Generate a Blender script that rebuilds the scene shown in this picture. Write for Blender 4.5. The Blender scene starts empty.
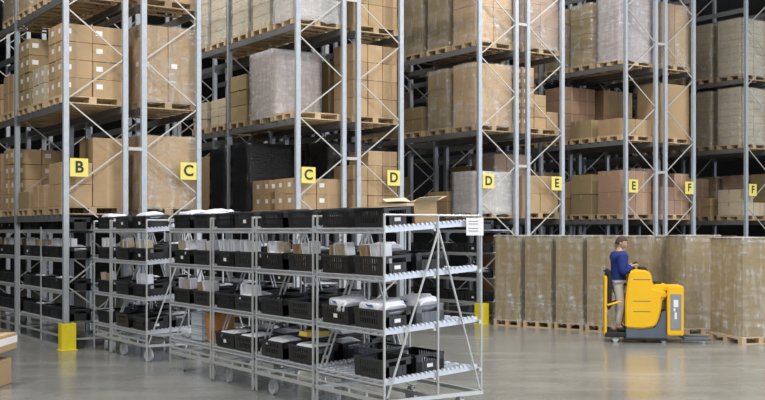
import bpy, bmesh, math, random
from mathutils import Matrix, Vector
random.seed(7)
R = math.radians
COL = bpy.context.scene.collection
CAM_H = 2.12; FPX = 1074.0; HZ = 231.0

# ------------------------------------------------------------------ node helpers
def new_mat(name):
    m = bpy.data.materials.new(name); m.use_nodes = True
    nt = m.node_tree; b = nt.nodes['Principled BSDF']
    return m, nt, b
def coord(nt, kind='Object'):
    t = nt.nodes.new('ShaderNodeTexCoord'); return t.outputs[kind]
def noise(nt, vec, scale, detail=3, rough=.5, dist=0):
    n = nt.nodes.new('ShaderNodeTexNoise'); n.inputs['Scale'].default_value = scale
    n.inputs['Detail'].default_value = detail; n.inputs['Roughness'].default_value = rough
    n.inputs['Distortion'].default_value = dist
    nt.links.new(vec, n.inputs['Vector']); return n.outputs['Fac']
def mapping(nt, vec, scale):
    n = nt.nodes.new('ShaderNodeMapping'); n.inputs['Scale'].default_value = scale
    nt.links.new(vec, n.inputs['Vector']); return n.outputs['Vector']
def ramp(nt, fac, stops):
    n = nt.nodes.new('ShaderNodeValToRGB'); e = n.color_ramp.elements
    while len(e) < len(stops): e.new(.5)
    for k, (p, c) in enumerate(stops):
        e[k].position = p; e[k].color = (c[0], c[1], c[2], 1) if not isinstance(c, float) else (c, c, c, 1)
    nt.links.new(fac, n.inputs['Fac']); return n.outputs['Color']
def bump(nt, b, h, strength, dist=.01):
    n = nt.nodes.new('ShaderNodeBump'); n.inputs['Strength'].default_value = strength
    n.inputs['Distance'].default_value = dist
    nt.links.new(h, n.inputs['Height']); nt.links.new(n.outputs['Normal'], b.inputs['Normal'])
def vary(nt, colsock, amount=.12):
    """object-random brightness so that neighbours differ a little"""
    oi = nt.nodes.new('ShaderNodeObjectInfo')
    mr = nt.nodes.new('ShaderNodeMapRange'); mr.inputs['To Min'].default_value = 1-amount; mr.inputs['To Max'].default_value = 1+amount
    nt.links.new(oi.outputs['Random'], mr.inputs['Value'])
    hs = nt.nodes.new('ShaderNodeHueSaturation')
    nt.links.new(mr.outputs['Result'], hs.inputs['Value']); nt.links.new(colsock, hs.inputs['Color'])
    return hs.outputs['Color']
def simple(name, c, rough=.5, metal=0, var=.06, nscale=6, spec=.5, bmp=0):
    m, nt, b = new_mat(name)
    f = noise(nt, coord(nt), nscale, 4)
    col = ramp(nt, f, [(.25, [x*(1-var) for x in c]), (.75, [min(1, x*(1+var)) for x in c])])
    nt.links.new(col, b.inputs['Base Color'])
    b.inputs['Roughness'].default_value = rough; b.inputs['Metallic'].default_value = metal
    b.inputs['Specular IOR Level'].default_value = spec
    if bmp: bump(nt, b, f, bmp)
    return m
def cardboard(name, c, var=.13):
    m, nt, b = new_mat(name)
    v = coord(nt)
    f = noise(nt, mapping(nt, v, (1, 1, 9)), 5, 5, .6)
    col = ramp(nt, f, [(.25, [x*.9 for x in c]), (.75, [x*1.08 for x in c])])
    nt.links.new(vary(nt, col, var), b.inputs['Base Color'])
    b.inputs['Roughness'].default_value = .8; b.inputs['Specular IOR Level'].default_value = .25
    bump(nt, b, f, .15)
    return m
M = {}
M['card'] = cardboard('brown_cardboard', (.43, .30, .175))
M['card_dark'] = cardboard('olive_cardboard', (.30, .232, .128))
M['card_pink'] = cardboard('reddish_cardboard', (.36, .235, .165))
M['card_pale'] = cardboard('pale_cardboard', (.50, .43, .32), .06)
M['tape'] = simple('packing_tape', (.42, .29, .15), .3)
M['paper'] = simple('white_paper', (.80, .80, .80), .6, var=.02)
M['ink'] = simple('grey_print', (.18, .19, .22), .6)
M['pine'] = cardboard('pine_boards', (.50, .375, .235), .2)
M['steel'] = simple('galvanised_upright', (.41, .445, .49), .45, .3, .08, 14)
M['brace'] = simple('galvanised_brace', (.46, .45, .42), .45, .3, .08, 14)
M['beam'] = simple('grey_rack_beam', (.20, .205, .21), .5, .35, .1, 3)
M['zinc'] = simple('zinc_tube', (.55, .57, .58), .38, .4, .06, 20)
M['track'] = simple('bright_roller_track', (.62, .66, .74), .4, .35, .05, 20)
M['black_pl'] = simple('black_crate_plastic', (.026, .027, .030), .38, 0, .15, 8)
M['grey_pl'] = simple('grey_crate_plastic', (.16, .18, .21), .4, 0, .1, 8)
M['rubber'] = simple('grey_rubber', (.60, .64, .70), .45)
M['yellow'] = simple('truck_yellow', (.86, .50, .015), .38, 0, .03, 3)
M['guard'] = simple('guard_yellow', (.80, .66, .02), .5, 0, .06, 8)
M['sign'] = simple('sign_yellow', (.76, .66, .15), .55, 0, .03, 4)
M['signink'] = simple('sign_black', (.02, .02, .02), .6)
M['slate'] = simple('truck_slate', (.10, .125, .165), .5, 0, .08, 5)
M['black'] = simple('black_rubber', (.012, .012, .014), .6)
M['panel'] = simple('grey_decal', (.25, .27, .30), .5)
M['skin'] = simple('skin', (.50, .30, .21), .55)
M['hair'] = simple('brown_hair', (.055, .032, .02), .7, 0, .3, 40, bmp=.5)
M['jacket'] = simple('navy_jacket', (.018, .035, .17), .8, 0, .2, 9, .2, .4)
M['trouser'] = simple('light_grey_trousers', (.47, .46, .45), .85, 0, .08, 9, .2, .4)
M['eye'] = simple('eye_white', (.7, .7, .7), .3)
M['polybag'] = simple('white_polybag', (.74, .76, .84), .28, 0, .05, 9, .6, .5)
M['bluemark'] = simple('blue_print', (.06, .11, .45), .5)
M['orange'] = simple('orange_bin', (.55, .22, .04), .45)
M['bluegrey'] = simple('pale_blue_plastic', (.55, .62, .70), .4)
M['dock_yellow'] = simple('yellow_plastic', (.80, .58, .10), .45)

def film(name, tint, lo, hi, rough=.18, scale=6):
    m, nt, b = new_mat(name)
    v = coord(nt)
    f1 = noise(nt, mapping(nt, v, (1.2, 1.2, 5)), scale, 6, .7, .35)
    f2 = noise(nt, mapping(nt, v, (3, 3, .7)), scale*1.3, 4, .6, .6)
    mx = nt.nodes.new('ShaderNodeMath'); mx.operation = 'MULTIPLY'
    nt.links.new(f1, mx.inputs[0]); nt.links.new(f2, mx.inputs[1])
    a = ramp(nt, mx.outputs[0], [(.20, lo), (.30, (lo*3+hi)/4), (.43, hi)])
    b.inputs['Base Color'].default_value = (*tint, 1); b.inputs['Roughness'].default_value = rough
    b.inputs['Specular IOR Level'].default_value = .7
    bump(nt, b, f1, .9, .03)
    tr = nt.nodes.new('ShaderNodeBsdfTransparent'); ms = nt.nodes.new('ShaderNodeMixShader')
    nt.links.new(a, ms.inputs['Fac']); nt.links.new(tr.outputs[0], ms.inputs[1]); nt.links.new(b.outputs[0], ms.inputs[2])
    nt.links.new(ms.outputs[0], nt.nodes['Material Output'].inputs['Surface'])
    return m
M['film'] = film('clear_stretch_film', (.75, .78, .80), .04, .72, .13, 1.7)
M['film_white'] = film('milky_stretch_film', (.72, .75, .82), .38, .92, .18, 3)
M['film_black'] = film('black_stretch_film', (.012, .012, .015), .97, 1.0, .16)
M['film_grey'] = film('greyish_stretch_film', (.58, .60, .58), .16, .75, .2, 2.2)

def floor_mat():
    m, nt, b = new_mat('polished_concrete')
    v = coord(nt)
    f = noise(nt, v, .55, 6, .6, .4); g = noise(nt, v, 9, 6, .7); st = noise(nt, mapping(nt, v, (.3, 1.6, 1)), 1.1, 5, .6, .6)
    a = nt.nodes.new('ShaderNodeMath'); a.operation = 'ADD'; nt.links.new(f, a.inputs[0]); nt.links.new(st, a.inputs[1])
    c = nt.nodes.new('ShaderNodeMath'); c.operation = 'MULTIPLY_ADD'; nt.links.new(g, c.inputs[0]); c.inputs[1].default_value = .35; nt.links.new(a.outputs[0], c.inputs[2])
    d = nt.nodes.new('ShaderNodeMath'); d.operation = 'DIVIDE'; nt.links.new(c.outputs[0], d.inputs[0]); d.inputs[1].default_value = 2.35
    col = ramp(nt, d.outputs[0], [(.32, (.125, .133, .128)), (.5, (.205, .206, .195)), (.68, (.29, .282, .26))])
    nt.links.new(col, b.inputs['Base Color'])
    rr = ramp(nt, d.outputs[0], [(.3, .15), (.7, .28)]); nt.links.new(rr, b.inputs['Roughness'])
    bump(nt, b, g, .05)
    return m
M['floor'] = floor_mat()
M['wall'] = simple('unlit_depth_wall', (.035, .036, .038), .8)  # near-black colour stands in for the unlit depth behind the racks
M['ceil'] = simple('ceiling_sheet', (.40, .41, .42), .8)

# ------------------------------------------------------------------ mesh builder
class MB:
    def __init__(s): s.v = []; s.f = []
    def add(s, vs, fs):
        n = len(s.v); s.v += [tuple(x) for x in vs]; s.f += [tuple(i+n for i in f) for f in fs]; return s
    def box(s, c, d, mat=None):
        x, y, z = c; a, b, e = d[0]/2, d[1]/2, d[2]/2
        vs = [Vector((sx*a, sy*b, sz*e)) for sz in (-1, 1) for sy in (-1, 1) for sx in (-1, 1)]
        if mat is not None: vs = [mat @ p for p in vs]
        vs = [p+Vector(c) for p in vs]
        return s.add(vs, [(0,2,3,1),(4,5,7,6),(0,1,5,4),(2,6,7,3),(0,4,6,2),(1,3,7,5)])
    def lo(s, x0, x1, y0, y1, z0, z1):
        return s.box(((x0+x1)/2, (y0+y1)/2, (z0+z1)/2), (x1-x0, y1-y0, z1-z0))
    def bar(s, p0, p1, w, d, side=Vector((0, 1, 0))):
        p0, p1 = Vector(p0), Vector(p1); ax = (p1-p0); L = ax.length; ax.normalize()
        sd = Vector(side); sd = (sd-ax*sd.dot(ax)).normalized(); up = ax.cross(sd)
        mat = Matrix((sd, up, ax)).transposed()
        return s.box((p0+p1)/2, (d, w, L), mat)
    def tube(s, p0, p1, r, n=8, r1=None):
        p0, p1 = Vector(p0), Vector(p1); ax = (p1-p0).normalized(); r1 = r if r1 is None else r1
        a = ax.orthogonal().normalized(); b = ax.cross(a)
        vs = []
        for p, rr in ((p0, r), (p1, r1)):
            for k in range(n):
                t = 2*math.pi*k/n; vs.append(p+a*math.cos(t)*rr+b*math.sin(t)*rr)
        fs = [(k, (k+1) % n, n+(k+1) % n, n+k) for k in range(n)] + [tuple(range(n))[::-1], tuple(range(n, 2*n))]
        return s.add(vs, fs)
    def prism(s, pts, y0, y1):
        """outline in x,z swept along y"""
        n = len(pts)
        vs = [(x, y0, z) for x, z in pts]+[(x, y1, z) for x, z in pts]
        fs = [(k, (k+1) % n, n+(k+1) % n, n+k) for k in range(n)] + [tuple(range(n))[::-1], tuple(range(n, 2*n))]
        return s.add(vs, fs)
    def mesh(s, name, mat, bevel=0, seg=1, smooth=False):
        me = bpy.data.meshes.new(name); me.from_pydata(s.v, [], s.f)
        bm = bmesh.new(); bm.from_mesh(me)
        bmesh.ops.recalc_face_normals(bm, faces=bm.faces)
        if bevel: bmesh.ops.bevel(bm, geom=list(bm.edges), offset=bevel, segments=seg, affect='EDGES', clamp_overlap=True)
        if smooth:
            for f in bm.faces: f.smooth = True
        bm.to_mesh(me); bm.free()
        me.materials.append(M[mat] if isinstance(mat, str) else mat)
        return me
def link(name, me, parent=None, mat=None):
    o = bpy.data.objects.new(name, me); COL.objects.link(o)
    if parent is not None: o.parent = parent
    if mat is not None: o.matrix_basis = mat
    return o
def part(name, mb, mat, parent, bevel=0, seg=1, smooth=False, mx=None):
    return link(name, mb.mesh(name, mat, bevel, seg, smooth), parent, mx)
LABELS = {}
def tag(o, label, cat, group=None):
    n = len(label.replace(',', ' ').split())
    if not 4 <= n <= 16: print('LABEL LENGTH', n, label)
    if label in LABELS: print('DUPLICATE', label)
    LABELS[label] = 1
    o['label'] = label; o['category'] = cat
    if group: o['group'] = group
    return o
def struct(name, mb, mat):
    o = link(name, mb.mesh(name, mat)); o['kind'] = 'structure'; return o
def empty(name, mx): return link(name, None, None, mx)
def copy_tree(o, parent=None, mx=None):
    c = o.copy(); COL.objects.link(c)
    if parent is not None: c.parent = parent
    if mx is not None: c.matrix_basis = mx
    for ch in list(o.children): copy_tree(ch, c)
    return c
def drop_tree(o):
    for ch in list(o.children): drop_tree(ch)
    bpy.data.objects.remove(o)

# ------------------------------------------------------------------ rack coordinates
PITCH = 4.74
RZ = math.atan2(.558, .83)
VV = Vector((math.cos(RZ), math.sin(RZ), 0)); UU = Vector((-math.sin(RZ), math.cos(RZ), 0))
ORG = Vector((-4.595, 19.9, 0))
def W(t, s, z=0): return ORG+VV*t+UU*s+Vector((0, 0, z))
def MX(t, s, z=0, rz=0): return Matrix.Translation(W(t, s, z)) @ Matrix.Rotation(RZ+rz, 4, 'Z')
BAY = 3.14
LEV = [0, 2.42, 4.43, 6.36, 8.32]
ROWS = {}
for n in range(5):
    ROWS['L%d' % n] = PITCH*n-.73
    ROWS['R%d' % n] = PITCH*n+.73
RN = {'L0': 'B-sign rack', 'R0': 'left C-sign rack', 'L1': 'right C-sign rack', 'R1': 'left D-sign rack',
      'L2': 'right D-sign rack', 'R2': 'left E-sign rack', 'L3': 'right E-sign rack', 'R3': 'left F-sign rack', 'L4': 'right F-sign rack', 'R4': 'rightmost rack behind the F row'}
LN = ['ground level', 'first level', 'second level', 'third level', 'fourth level']
SN = ['front', 'second', 'third', 'fourth', 'fifth', 'sixth', 'seventh', 'eighth', 'ninth']
ROWLIST = ['L0', 'R0', 'L1', 'R1', 'L2', 'R2', 'L3', 'R3', 'L4', 'R4']

# ------------------------------------------------------------------ the setting
struct('floor', MB().lo(-40, 45, -14, 60, -.2, 0), 'floor')
struct('blocker_wall_right', MB().lo(24, 24.2, 27, 59.8, 0, 12.4), 'wall')  # unseen wall added to keep side daylight off the background
struct('blocker_wall_front', MB().lo(-40, 24, -14, -13.8, 0, 12.4), 'wall')  # added behind the camera so daylight enters only from the right
struct('ceiling', MB().lo(-40, 24, -14, 60, 12.4, 12.6), 'ceil')
struct('wall_back', MB().lo(-40, 45, 59.8, 60, 0, 12.4), 'wall')
struct('wall_left', MB().lo(-40, -39.8, -13.8, 59.8, 0, 12.4), 'wall')

# ------------------------------------------------------------------ racks
UPH = 9.7
def upright_mesh():
    mb = MB()
    mb.lo(-.05, .05, -.035, -.03, 0, UPH)          # web facing the apron
    for sx in (-1, 1):
        mb.lo(*sorted((sx*.05, sx*.045)), -.035, .04, 0, UPH)
        mb.lo(*sorted((sx*.05, sx*.028)), .037, .042, 0, UPH)
    for k in range(int(UPH/.1)):                  # raised beam slots
        for sx in (-.022, .022): mb.box((sx, -.0355, .08+k*.1), (.012, .003, .04))
    return mb.mesh('upright', 'steel')
def foot_mesh(): return MB().box((0, 0, .005), (.16, .14, .01)).tube((.055, -.05, .01), (.055, -.05, .03), .012).tube((-.055, .05, .01), (-.055, .05, .03), .012).mesh('foot_plate', 'steel')
UPM, FTM = upright_mesh(), foot_mesh()
def brace_mesh(z0, left):
    a, b = (-.55, .55) if left else (.55, -.55)
    mb = MB(); mb.bar((a, .0, z0), (b, .0, z0+.83), .024, .018)
    return mb
def make_frame():
    e = empty('rack_end_frame', Matrix())
    for sx in (-.55, .55):
        u = link('upright', UPM, e, Matrix.Translation((sx, 0, 0)))
        link('foot_plate', FTM, u)
    k = 0; z = .32
    ms = [brace_mesh(0, True).mesh('brace', 'brace'), brace_mesh(0, False).mesh('brace', 'brace')]
    left = False
    while z < UPH-.9:
        link('brace', ms[0] if left else ms[1], e, Matrix.Translation((0, 0, z))); z += .83; left = not left
    hm = MB().box((0, 0, 0), (1.02, .022, .034)).mesh('tie_bar', 'brace')
    for z in (.18, UPH-.2): link('tie_bar', hm, e, Matrix.Translation((0, 0, z)))
    return e
frameL = make_frame()
# mirrored zigzag: R rows use a frame turned about its own post line
def make_frame_r():
    e = empty('rack_end_frame', Matrix())
    for sx in (-.55, .55):
        u = link('upright', UPM, e, Matrix.Translation((sx, 0, 0))); link('foot_plate', FTM, u)
    z = .32; left = True
    ms = [brace_mesh(0, True).mesh('brace', 'brace'), brace_mesh(0, False).mesh('brace', 'brace')]
    while z < UPH-.9:
        link('brace', ms[0] if left else ms[1], e, Matrix.Translation((0, 0, z))); z += .83; left = not left
    hm = MB().box((0, 0, 0), (1.02, .022, .034)).mesh('tie_bar', 'brace')
    for z in (.18, UPH-.2): link('tie_bar', hm, e, Matrix.Translation((0, 0, z)))
    return e
frameR = make_frame_r()
NB = 3
FN = ['open-area end', 'second frame line', 'third frame line', 'rearmost frame line']
for r in ROWLIST:
    for b in range(NB+1):
        e = copy_tree(frameL if r[0] == 'L' else frameR, None, MX(ROWS[r], b*BAY))
        tag(e, 'galvanised braced rack frame, %s, %s' % (FN[b], RN[r]), 'rack frame', 'pallet rack frames')
drop_tree(frameL); drop_tree(frameR)
def beam_mesh():
    mb = MB(); L = BAY-.085
    mb.lo(-.025, .025, 0, L, -.125, 0)
    mb.lo(-.028, -.02, 0, L, -.085, -.045)
    for y in (0, L): mb.lo(-.045, .03, y-.012, y+.012, -.17, .03)
    return mb.mesh('rack_beam', 'beam')
BM = beam_mesh()
BN = ['front bay', 'middle bay', 'rear bay']
for r in ROWLIST:
    for b in range(NB):
        for l in (1, 2, 3, 4):
            for sx, sn in ((-1, 'left'), (1, 'right')):
                o = link('rack_beam', BM, None, MX(ROWS[r]-.55, b*BAY+.0425, LEV[l]))
                if sx > 0: o.matrix_basis = MX(ROWS[r]+.55, b*BAY+BAY-.0425, LEV[l], math.pi)
                tag(o, 'grey steel beam, %s side, %s, %s, %s' % (sn, LN[l], BN[b], RN[r]), 'rack beam', 'pallet rack beams')
# ties between back-to-back rows
TM = MB().box((0, 0, 0), (.30, .03, .06)).mesh('row_spacer', 'brace')
for n in range(5):
    for z, zn in ((3.64, 'lower'), (6.96, 'upper')):
        o = link('row_spacer', TM, None, MX(PITCH*n, -.02, z))
        tag(o, 'short steel spacer, %s one, joining %s and %s' % (zn, RN['L%d' % n], RN['R%d' % n]), 'spacer', 'row spacers')
# letter signs
def glyph(ch, parent):
    cu = bpy.data.curves.new('sign_letter', 'FONT'); cu.body = ch; cu.size = .29; cu.extrude = .002
    cu.align_x = 'CENTER'; cu.align_y = 'CENTER'; cu.offset = .007
    t = bpy.data.objects.new('tmp', cu); COL.objects.link(t)
    dg = bpy.context.evaluated_depsgraph_get(); me = bpy.data.meshes.new_from_object(t.evaluated_get(dg))
    bpy.data.objects.remove(t); me.materials.clear(); me.materials.append(M['signink'])
    o = link('sign_letter', me, parent, Matrix.Translation((0, -.006, 0)) @ Matrix.Rotation(R(90), 4, 'X'))
    return o
SL = {'L0': 'B', 'R0': 'C', 'L1': 'C', 'R1': 'D', 'L2': 'D', 'R2': 'E', 'L3': 'E', 'R3': 'F', 'L4': 'F'}
SP = MB().box((0, 0, 0), (.33, .006, .33)).mesh('aisle_sign', 'sign', .0015)
for r in ROWLIST[:-1]:
    sx = -.55+.225 if r[0] == 'L' else .55-.225
    o = link('aisle_sign', SP, None, MX(ROWS[r]+sx, -.05, 3.26))
    side = {'L0': 'only B in the row', 'R0': 'left of the two C signs', 'L1': 'right of the two C signs', 'R1': 'left of the two D signs',
            'L2': 'right of the two D signs', 'R2': 'left of the two E signs', 'L3': 'right of the two E signs', 'R3': 'left of the two F signs', 'L4': 'right of the two F signs'}[r]
    tag(o, 'yellow letter %s sign on rack upright, %s' % (SL[r], side), 'sign', 'aisle letter signs')
    glyph(SL[r], o)
# yellow rack protectors
def protector_mesh():
    mb = MB()
    mb.lo(-.13, .13, -.12, -.10, 0, .48); mb.lo(-.13, -.11, -.10, .08, 0, .48); mb.lo(.11, .13, -.10, .08, 0, .48)
    mb.lo(-.16, .16, -.14, .1, 0, .012)
    return mb.mesh('rack_protector', 'guard', .004)
PM = protector_mesh()
for r in ('L0', 'L1', 'L2', 'L3', 'L4'):
    o = link('rack_protector', PM, None, MX(ROWS[r]-.55, -.06, 0))
    tag(o, 'yellow steel post protector on floor around outer upright of %s' % RN[r], 'protector', 'yellow upright protectors')

# ------------------------------------------------------------------ pallets and loads
def pallet_mesh(lx=1.2, ly=.8):
    mb = MB()
    nb = 7 if ly > .7 else 5
    for k in range(nb):                                   # top boards run along x
        y = -ly/2+.05+(ly-.1)*k/(nb-1); mb.box((0, y, .133), (lx, .09, .022))
    for sx in (-1, 0, 1): mb.box((sx*(lx/2-.07), 0, .111), (.14, ly, .022))
    for sx in (-1, 0, 1):
        for sy in (-1, 0, 1): mb.box((sx*(lx/2-.07), sy*(ly/2-.05), .061), (.14, .095, .078))
    for sy in (-1, 0, 1): mb.box((0, sy*(ly/2-.05), .011), (lx, .095, .022))
    return mb.mesh('wooden_pallet', 'pine')
PAL = pallet_mesh()
cache = {}
def carton_mesh(w, d, h, mat):
    k = ('c', round(w, 2), round(d, 2), round(h, 2), mat)
    if k not in cache:
        cache[k] = MB().box((0, 0, h/2), (w, d, h)).mesh('carton', mat, .008)
    return cache[k]
def tape_mesh(w, d, h):
    k = ('t', round(w, 2), round(d, 2), round(h, 2))
    if k not in cache:
        mb = MB(); q = min(.12, h*.3)
        mb.lo(-w/2-.001, w/2+.001, -.03, .03, h-.004, h+.001)
        for sx in (-1, 1): mb.lo(*sorted((sx*(w/2-.002), sx*(w/2+.001))), -.03, .03, h-q, h+.001)
        mb.lo(-.03, .03, -d/2-.001, -d/2+.003, 0, h)
        cache[k] = mb.mesh('packing_tape', 'tape')
    return cache[k]
def label_mesh(w, d, h, face):
    k = ('l', face, round(w, 2), round(d, 2), round(h, 2))
    if k not in cache:
        mb = MB(); a = min(.12, w*.3); b = min(.09, h*.35)
        if face: mb.lo(-w/2+.06, -w/2+.06+a, -d/2-.0025, -d/2, h*.45, h*.45+b)
        else: mb.lo(-w/2-.0025, -w/2, -d/2+.06, -d/2+.06+a, h*.45, h*.45+b)
        cache[k] = mb.mesh('shipping_label', 'paper')
    return cache[k]
def film_mesh(w, d, h, seed, mat):
    """a sleeve that bulges and wrinkles, shut on top, skirt over the pallet's top edge"""
    rnd = random.Random(seed); mb = MB()
    nx, ny, nz = 10, 8, 14
    ring = []
    for k in range(nx): ring.append((-w/2+w*k/nx, -d/2))
    for k in range(ny): ring.append((w/2, -d/2+d*k/ny))
    for k in range(nx): ring.append((w/2-w*k/nx, d/2))
    for k in range(ny): ring.append((-w/2, d/2-d*k/ny))
    n = len(ring); vs = []
    for j in range(nz+1):
        z = h*j/nz
        for i, (x, y) in enumerate(ring):
            o = .012+.010*rnd.random()+(.02*rnd.random() if j in (0, 1) else 0)
            L = math.hypot(x, y); cx = max(-1, min(1, x/(w/2))); cy = max(-1, min(1, y/(d/2)))
            vs.append((x+(o if abs(cx) > .99 else 0)*cx, y+(o if abs(cy) > .99 else 0)*cy, z-(.05*rnd.random() if j == 0 else 0)))
    fs = [(j*n+i, j*n+(i+1) % n, (j+1)*n+(i+1) % n, (j+1)*n+i) for j in range(nz) for i in range(n)]
    vs.append((0, 0, h+.012)); c = len(vs)-1
    for i in range(n):
        x, y, z = vs[nz*n+i]; vs[nz*n+i] = (x, y, h+.010)
    fs += [(nz*n+i, nz*n+(i+1) % n, c) for i in range(n)]
    mb.add(vs, fs)
    return mb.mesh('stretch_film', mat, smooth=True)
def add_pallet(mx, label):
    o = link('wooden_pallet', PAL, None, mx); tag(o, label, 'pallet', 'wooden pallets'); return o
HN = [['middle'], ['left', 'right'], ['left', 'middle', 'right'], ['far left', 'centre left', 'centre right', 'far right']]
DN = [[''], ['front ', 'back '], ['front ', 'centre ', 'back ']]
YN = ['bottom', 'second', 'third', 'fourth', 'fifth', 'sixth']
COUNT = {'carton': 0, 'part': 0}
CN = {'card': 'brown', 'card_dark': 'olive-brown', 'card_pink': 'reddish-brown', 'card_pale': 'pale beige'}
def cartons(row, lev, slot, cols, h, nu=1, mat='card', labels=False, w=1.16, d=.78, dt=0, ds=0, tape=True, hide=True):
    """cols: layers in each column across the rack's width"""
    t = ROWS[row]+dt; s = slot_s(slot)+ds; z = LEV[lev]
    add_pallet(MX(t, s, z), 'wooden pallet, %s place, %s, %s' % (SN[slot], LN[lev], RN[row]))
    z += .144; nv = len(cols); cw = w/nv; cd = d/nu; h0 = h
    for i, nl in enumerate(cols):
        nl, h = nl if isinstance(nl, tuple) else (nl, h0)
        lab = labels is True or (labels == 'first' and i == 0)
        for j in range(nu):
            for k in range(nl):
                if hide and i > 0 and j > 0 and k < nl-1: continue
                jx = random.uniform(-.008, .008)
                o = link('carton', carton_mesh(cw-.012, cd-.012, h-.004, mat), None,
                         MX(t-w/2+cw*(i+.5)+jx, s-d/2+cd*(j+.5)+jx, z+k*h, random.uniform(-.012, .012)))
                yn = 'top' if (k == nl-1 and nl > 1) else YN[k]
                tag(o, '%s carton, %s%s, %s layer, %s pallet, %s, %s' % (CN[mat]+(' labelled' if lab else ''), DN[nu-1][j], HN[nv-1][i], yn, SN[slot], LN[lev], RN[row]), 'box', 'cartons on the rack pallets')
                COUNT['carton'] += 1
                if tape: link('packing_tape', tape_mesh(cw-.012, cd-.012, h-.004), o)
                if lab:
                    for fc in (0, 1): link('shipping_label', label_mesh(cw-.012, cd-.012, h-.004, fc), o)
def slot_s(k): return BAY*(k//3)+.56+1.01*(k % 3)
WT = {'film': 'clear film', 'film_white': 'milky film', 'film_black': 'black film', 'film_grey': 'greyish film', None: 'no film'}
seedn = [0]
def unit_load(mx, cols, layers, h, mat, filmk, w, d, label, cat='wrapped pallet', group='wrapped pallet loads', nu=1, labels=False, name='wrapped_pallet_load', topboard=False):
    e = empty(name, mx); tag(e, label, cat, group)
    link('pallet', PAL, e, Matrix.Diagonal((w/1.2, d/.8, 1, 1)) if abs(w-1.2) > .02 or abs(d-.8) > .02 else Matrix())
    cw = (w-.04)/cols; cd = (d-.04)/nu; ch = h/layers
    for i in range(cols):
        for j in range(nu):
            for k in range(layers):
                if i > 0 and j > 0 and k < layers-1: continue
                c = link('carton', carton_mesh(cw-.008, cd-.008, ch-.003, mat), e, Matrix.Translation((-(w-.04)/2+cw*(i+.5), -(d-.04)/2+cd*(j+.5), .144+k*ch)))
                COUNT['part'] += 1
                if labels:
                    for fc in (0, 1): link('shipping_label', label_mesh(cw-.008, cd-.008, ch-.003, fc), c)
    if topboard: part('lid_board', MB().box((0, 0, .144+h+.008), (w+.01, d+.01, .012)), 'card_pale', e); h += .014
    if filmk:
        seedn[0] += 1
        link('stretch_film', film_mesh(w-.03, d-.03, h+.03, seedn[0], filmk), e, Matrix.Translation((0, 0, .12)))
    return e
def wrapped(row, lev, slot, cols, layers, h, mat='card', filmk='film', w=1.18, d=.84, nu=1, ds=0, dt=0, labels=False):
    mx = MX(ROWS[row]+dt, slot_s(slot)+ds, LEV[lev])
    what = {'card': 'brown', 'card_dark': 'olive-brown', 'card_pink': 'reddish', 'card_pale': 'pale'}[mat]
    if filmk: lab = '%s carton load in %s, %s place, %s, %s' % (what, WT[filmk], SN[slot], LN[lev], RN[row])
    else: lab = 'tall %s carton on pallet, %s place, %s, %s' % (what, SN[slot], LN[lev], RN[row])
    return unit_load(mx, cols, layers, h, mat, filmk, w, d, lab, nu=nu, labels=labels,
                     name='wrapped_pallet_load' if filmk else 'boxed_pallet_load', cat='wrapped pallet' if filmk else 'boxed pallet')

# --- B-sign rack
cartons('L0', 1, 0, [(2, .40), (1, 1.27)], .42, 1, 'card')
cartons('L0', 1, 1, [1, 1], .42, 2, 'card')
cartons('L0', 1, 2, [1, 1], .34, 1, 'card_dark')
cartons('L0', 1, 3, [4, 4], .31, 2, 'card', True, tape=False)
cartons('L0', 1, 4, [3, 3], .40, 1, 'card_pink')
cartons('L0', 2, 0, [4, 4], .325, 2, 'card', True)
cartons('L0', 2, 1, [2, 2], .33, 2, 'card_pale', True, tape=False)
cartons('L0', 2, 2, [4, 4], .33, 2, 'card_dark', True, tape=False)
cartons('L0', 2, 3, [2, 2], .38, 2, 'card')
cartons('L0', 2, 4, [2, 2], .33, 1, 'card')
wrapped('L0', 3, 0, 2, 2, 1.3, 'card', None)
wrapped('L0', 3, 1, 2, 3, 1.3, 'card_pale', None)
wrapped('L0', 3, 2, 2, 3, 1.3, 'card', 'film')
wrapped('L0', 3, 3, 2, 3, 1.3, 'card_dark', 'film')
# --- left C-sign rack (only its ends show)
wrapped('R0', 1, 0, 1, 1, 1.36, 'card', 'film')
wrapped('R0', 1, 1, 1, 1, 1.30, 'card_dark', None)
wrapped('R0', 2, 0, 2, 1, 1.43, 'card', 'film', labels=True)
wrapped('R0', 2, 1, 2, 1, 1.35, 'card_dark', None)
wrapped('R0', 3, 0, 2, 2, 1.3, 'card', None)
# --- right C-sign rack
cartons('L1', 1, 0, [2, 2], .32, 2, 'card', True)
cartons('L1', 1, 1, [2, 2], .32, 2, 'card', True)
wrapped('R1', 1, 2, 2, 2, 1.50, 'card_dark', 'film_black')
wrapped('L1', 1, 2, 2, 2, 1.48, 'card_dark', 'film_black')
wrapped('L1', 1, 4, 1, 1, 1.32, 'card', None, ds=-.1)
add_pallet(MX(ROWS['L1'], .52, LEV[2]), 'empty wooden pallet, front place, second level, right C-sign rack')
wrapped('L1', 2, 1, 2, 1, 1.38, 'card_pink', 'film_white', ds=-.05, d=1.1)
cartons('L1', 2, 2, [3, 3], .34, 1, 'card_dark', ds=.08)
cartons('L1', 2, 3, [3, 3], .2, 2, 'card_pale', tape=False)
cartons('L1', 2, 4, [3, 3], .2, 1, 'card_pale', tape=False)
wrapped('L1', 3, 0, 2, 2, 1.35, 'card_pale', 'film_white')
for k in (1, 2, 3, 4): wrapped('L1', 3, k, 3, 6, 1.5, 'card_pale', 'film_grey')
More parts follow.
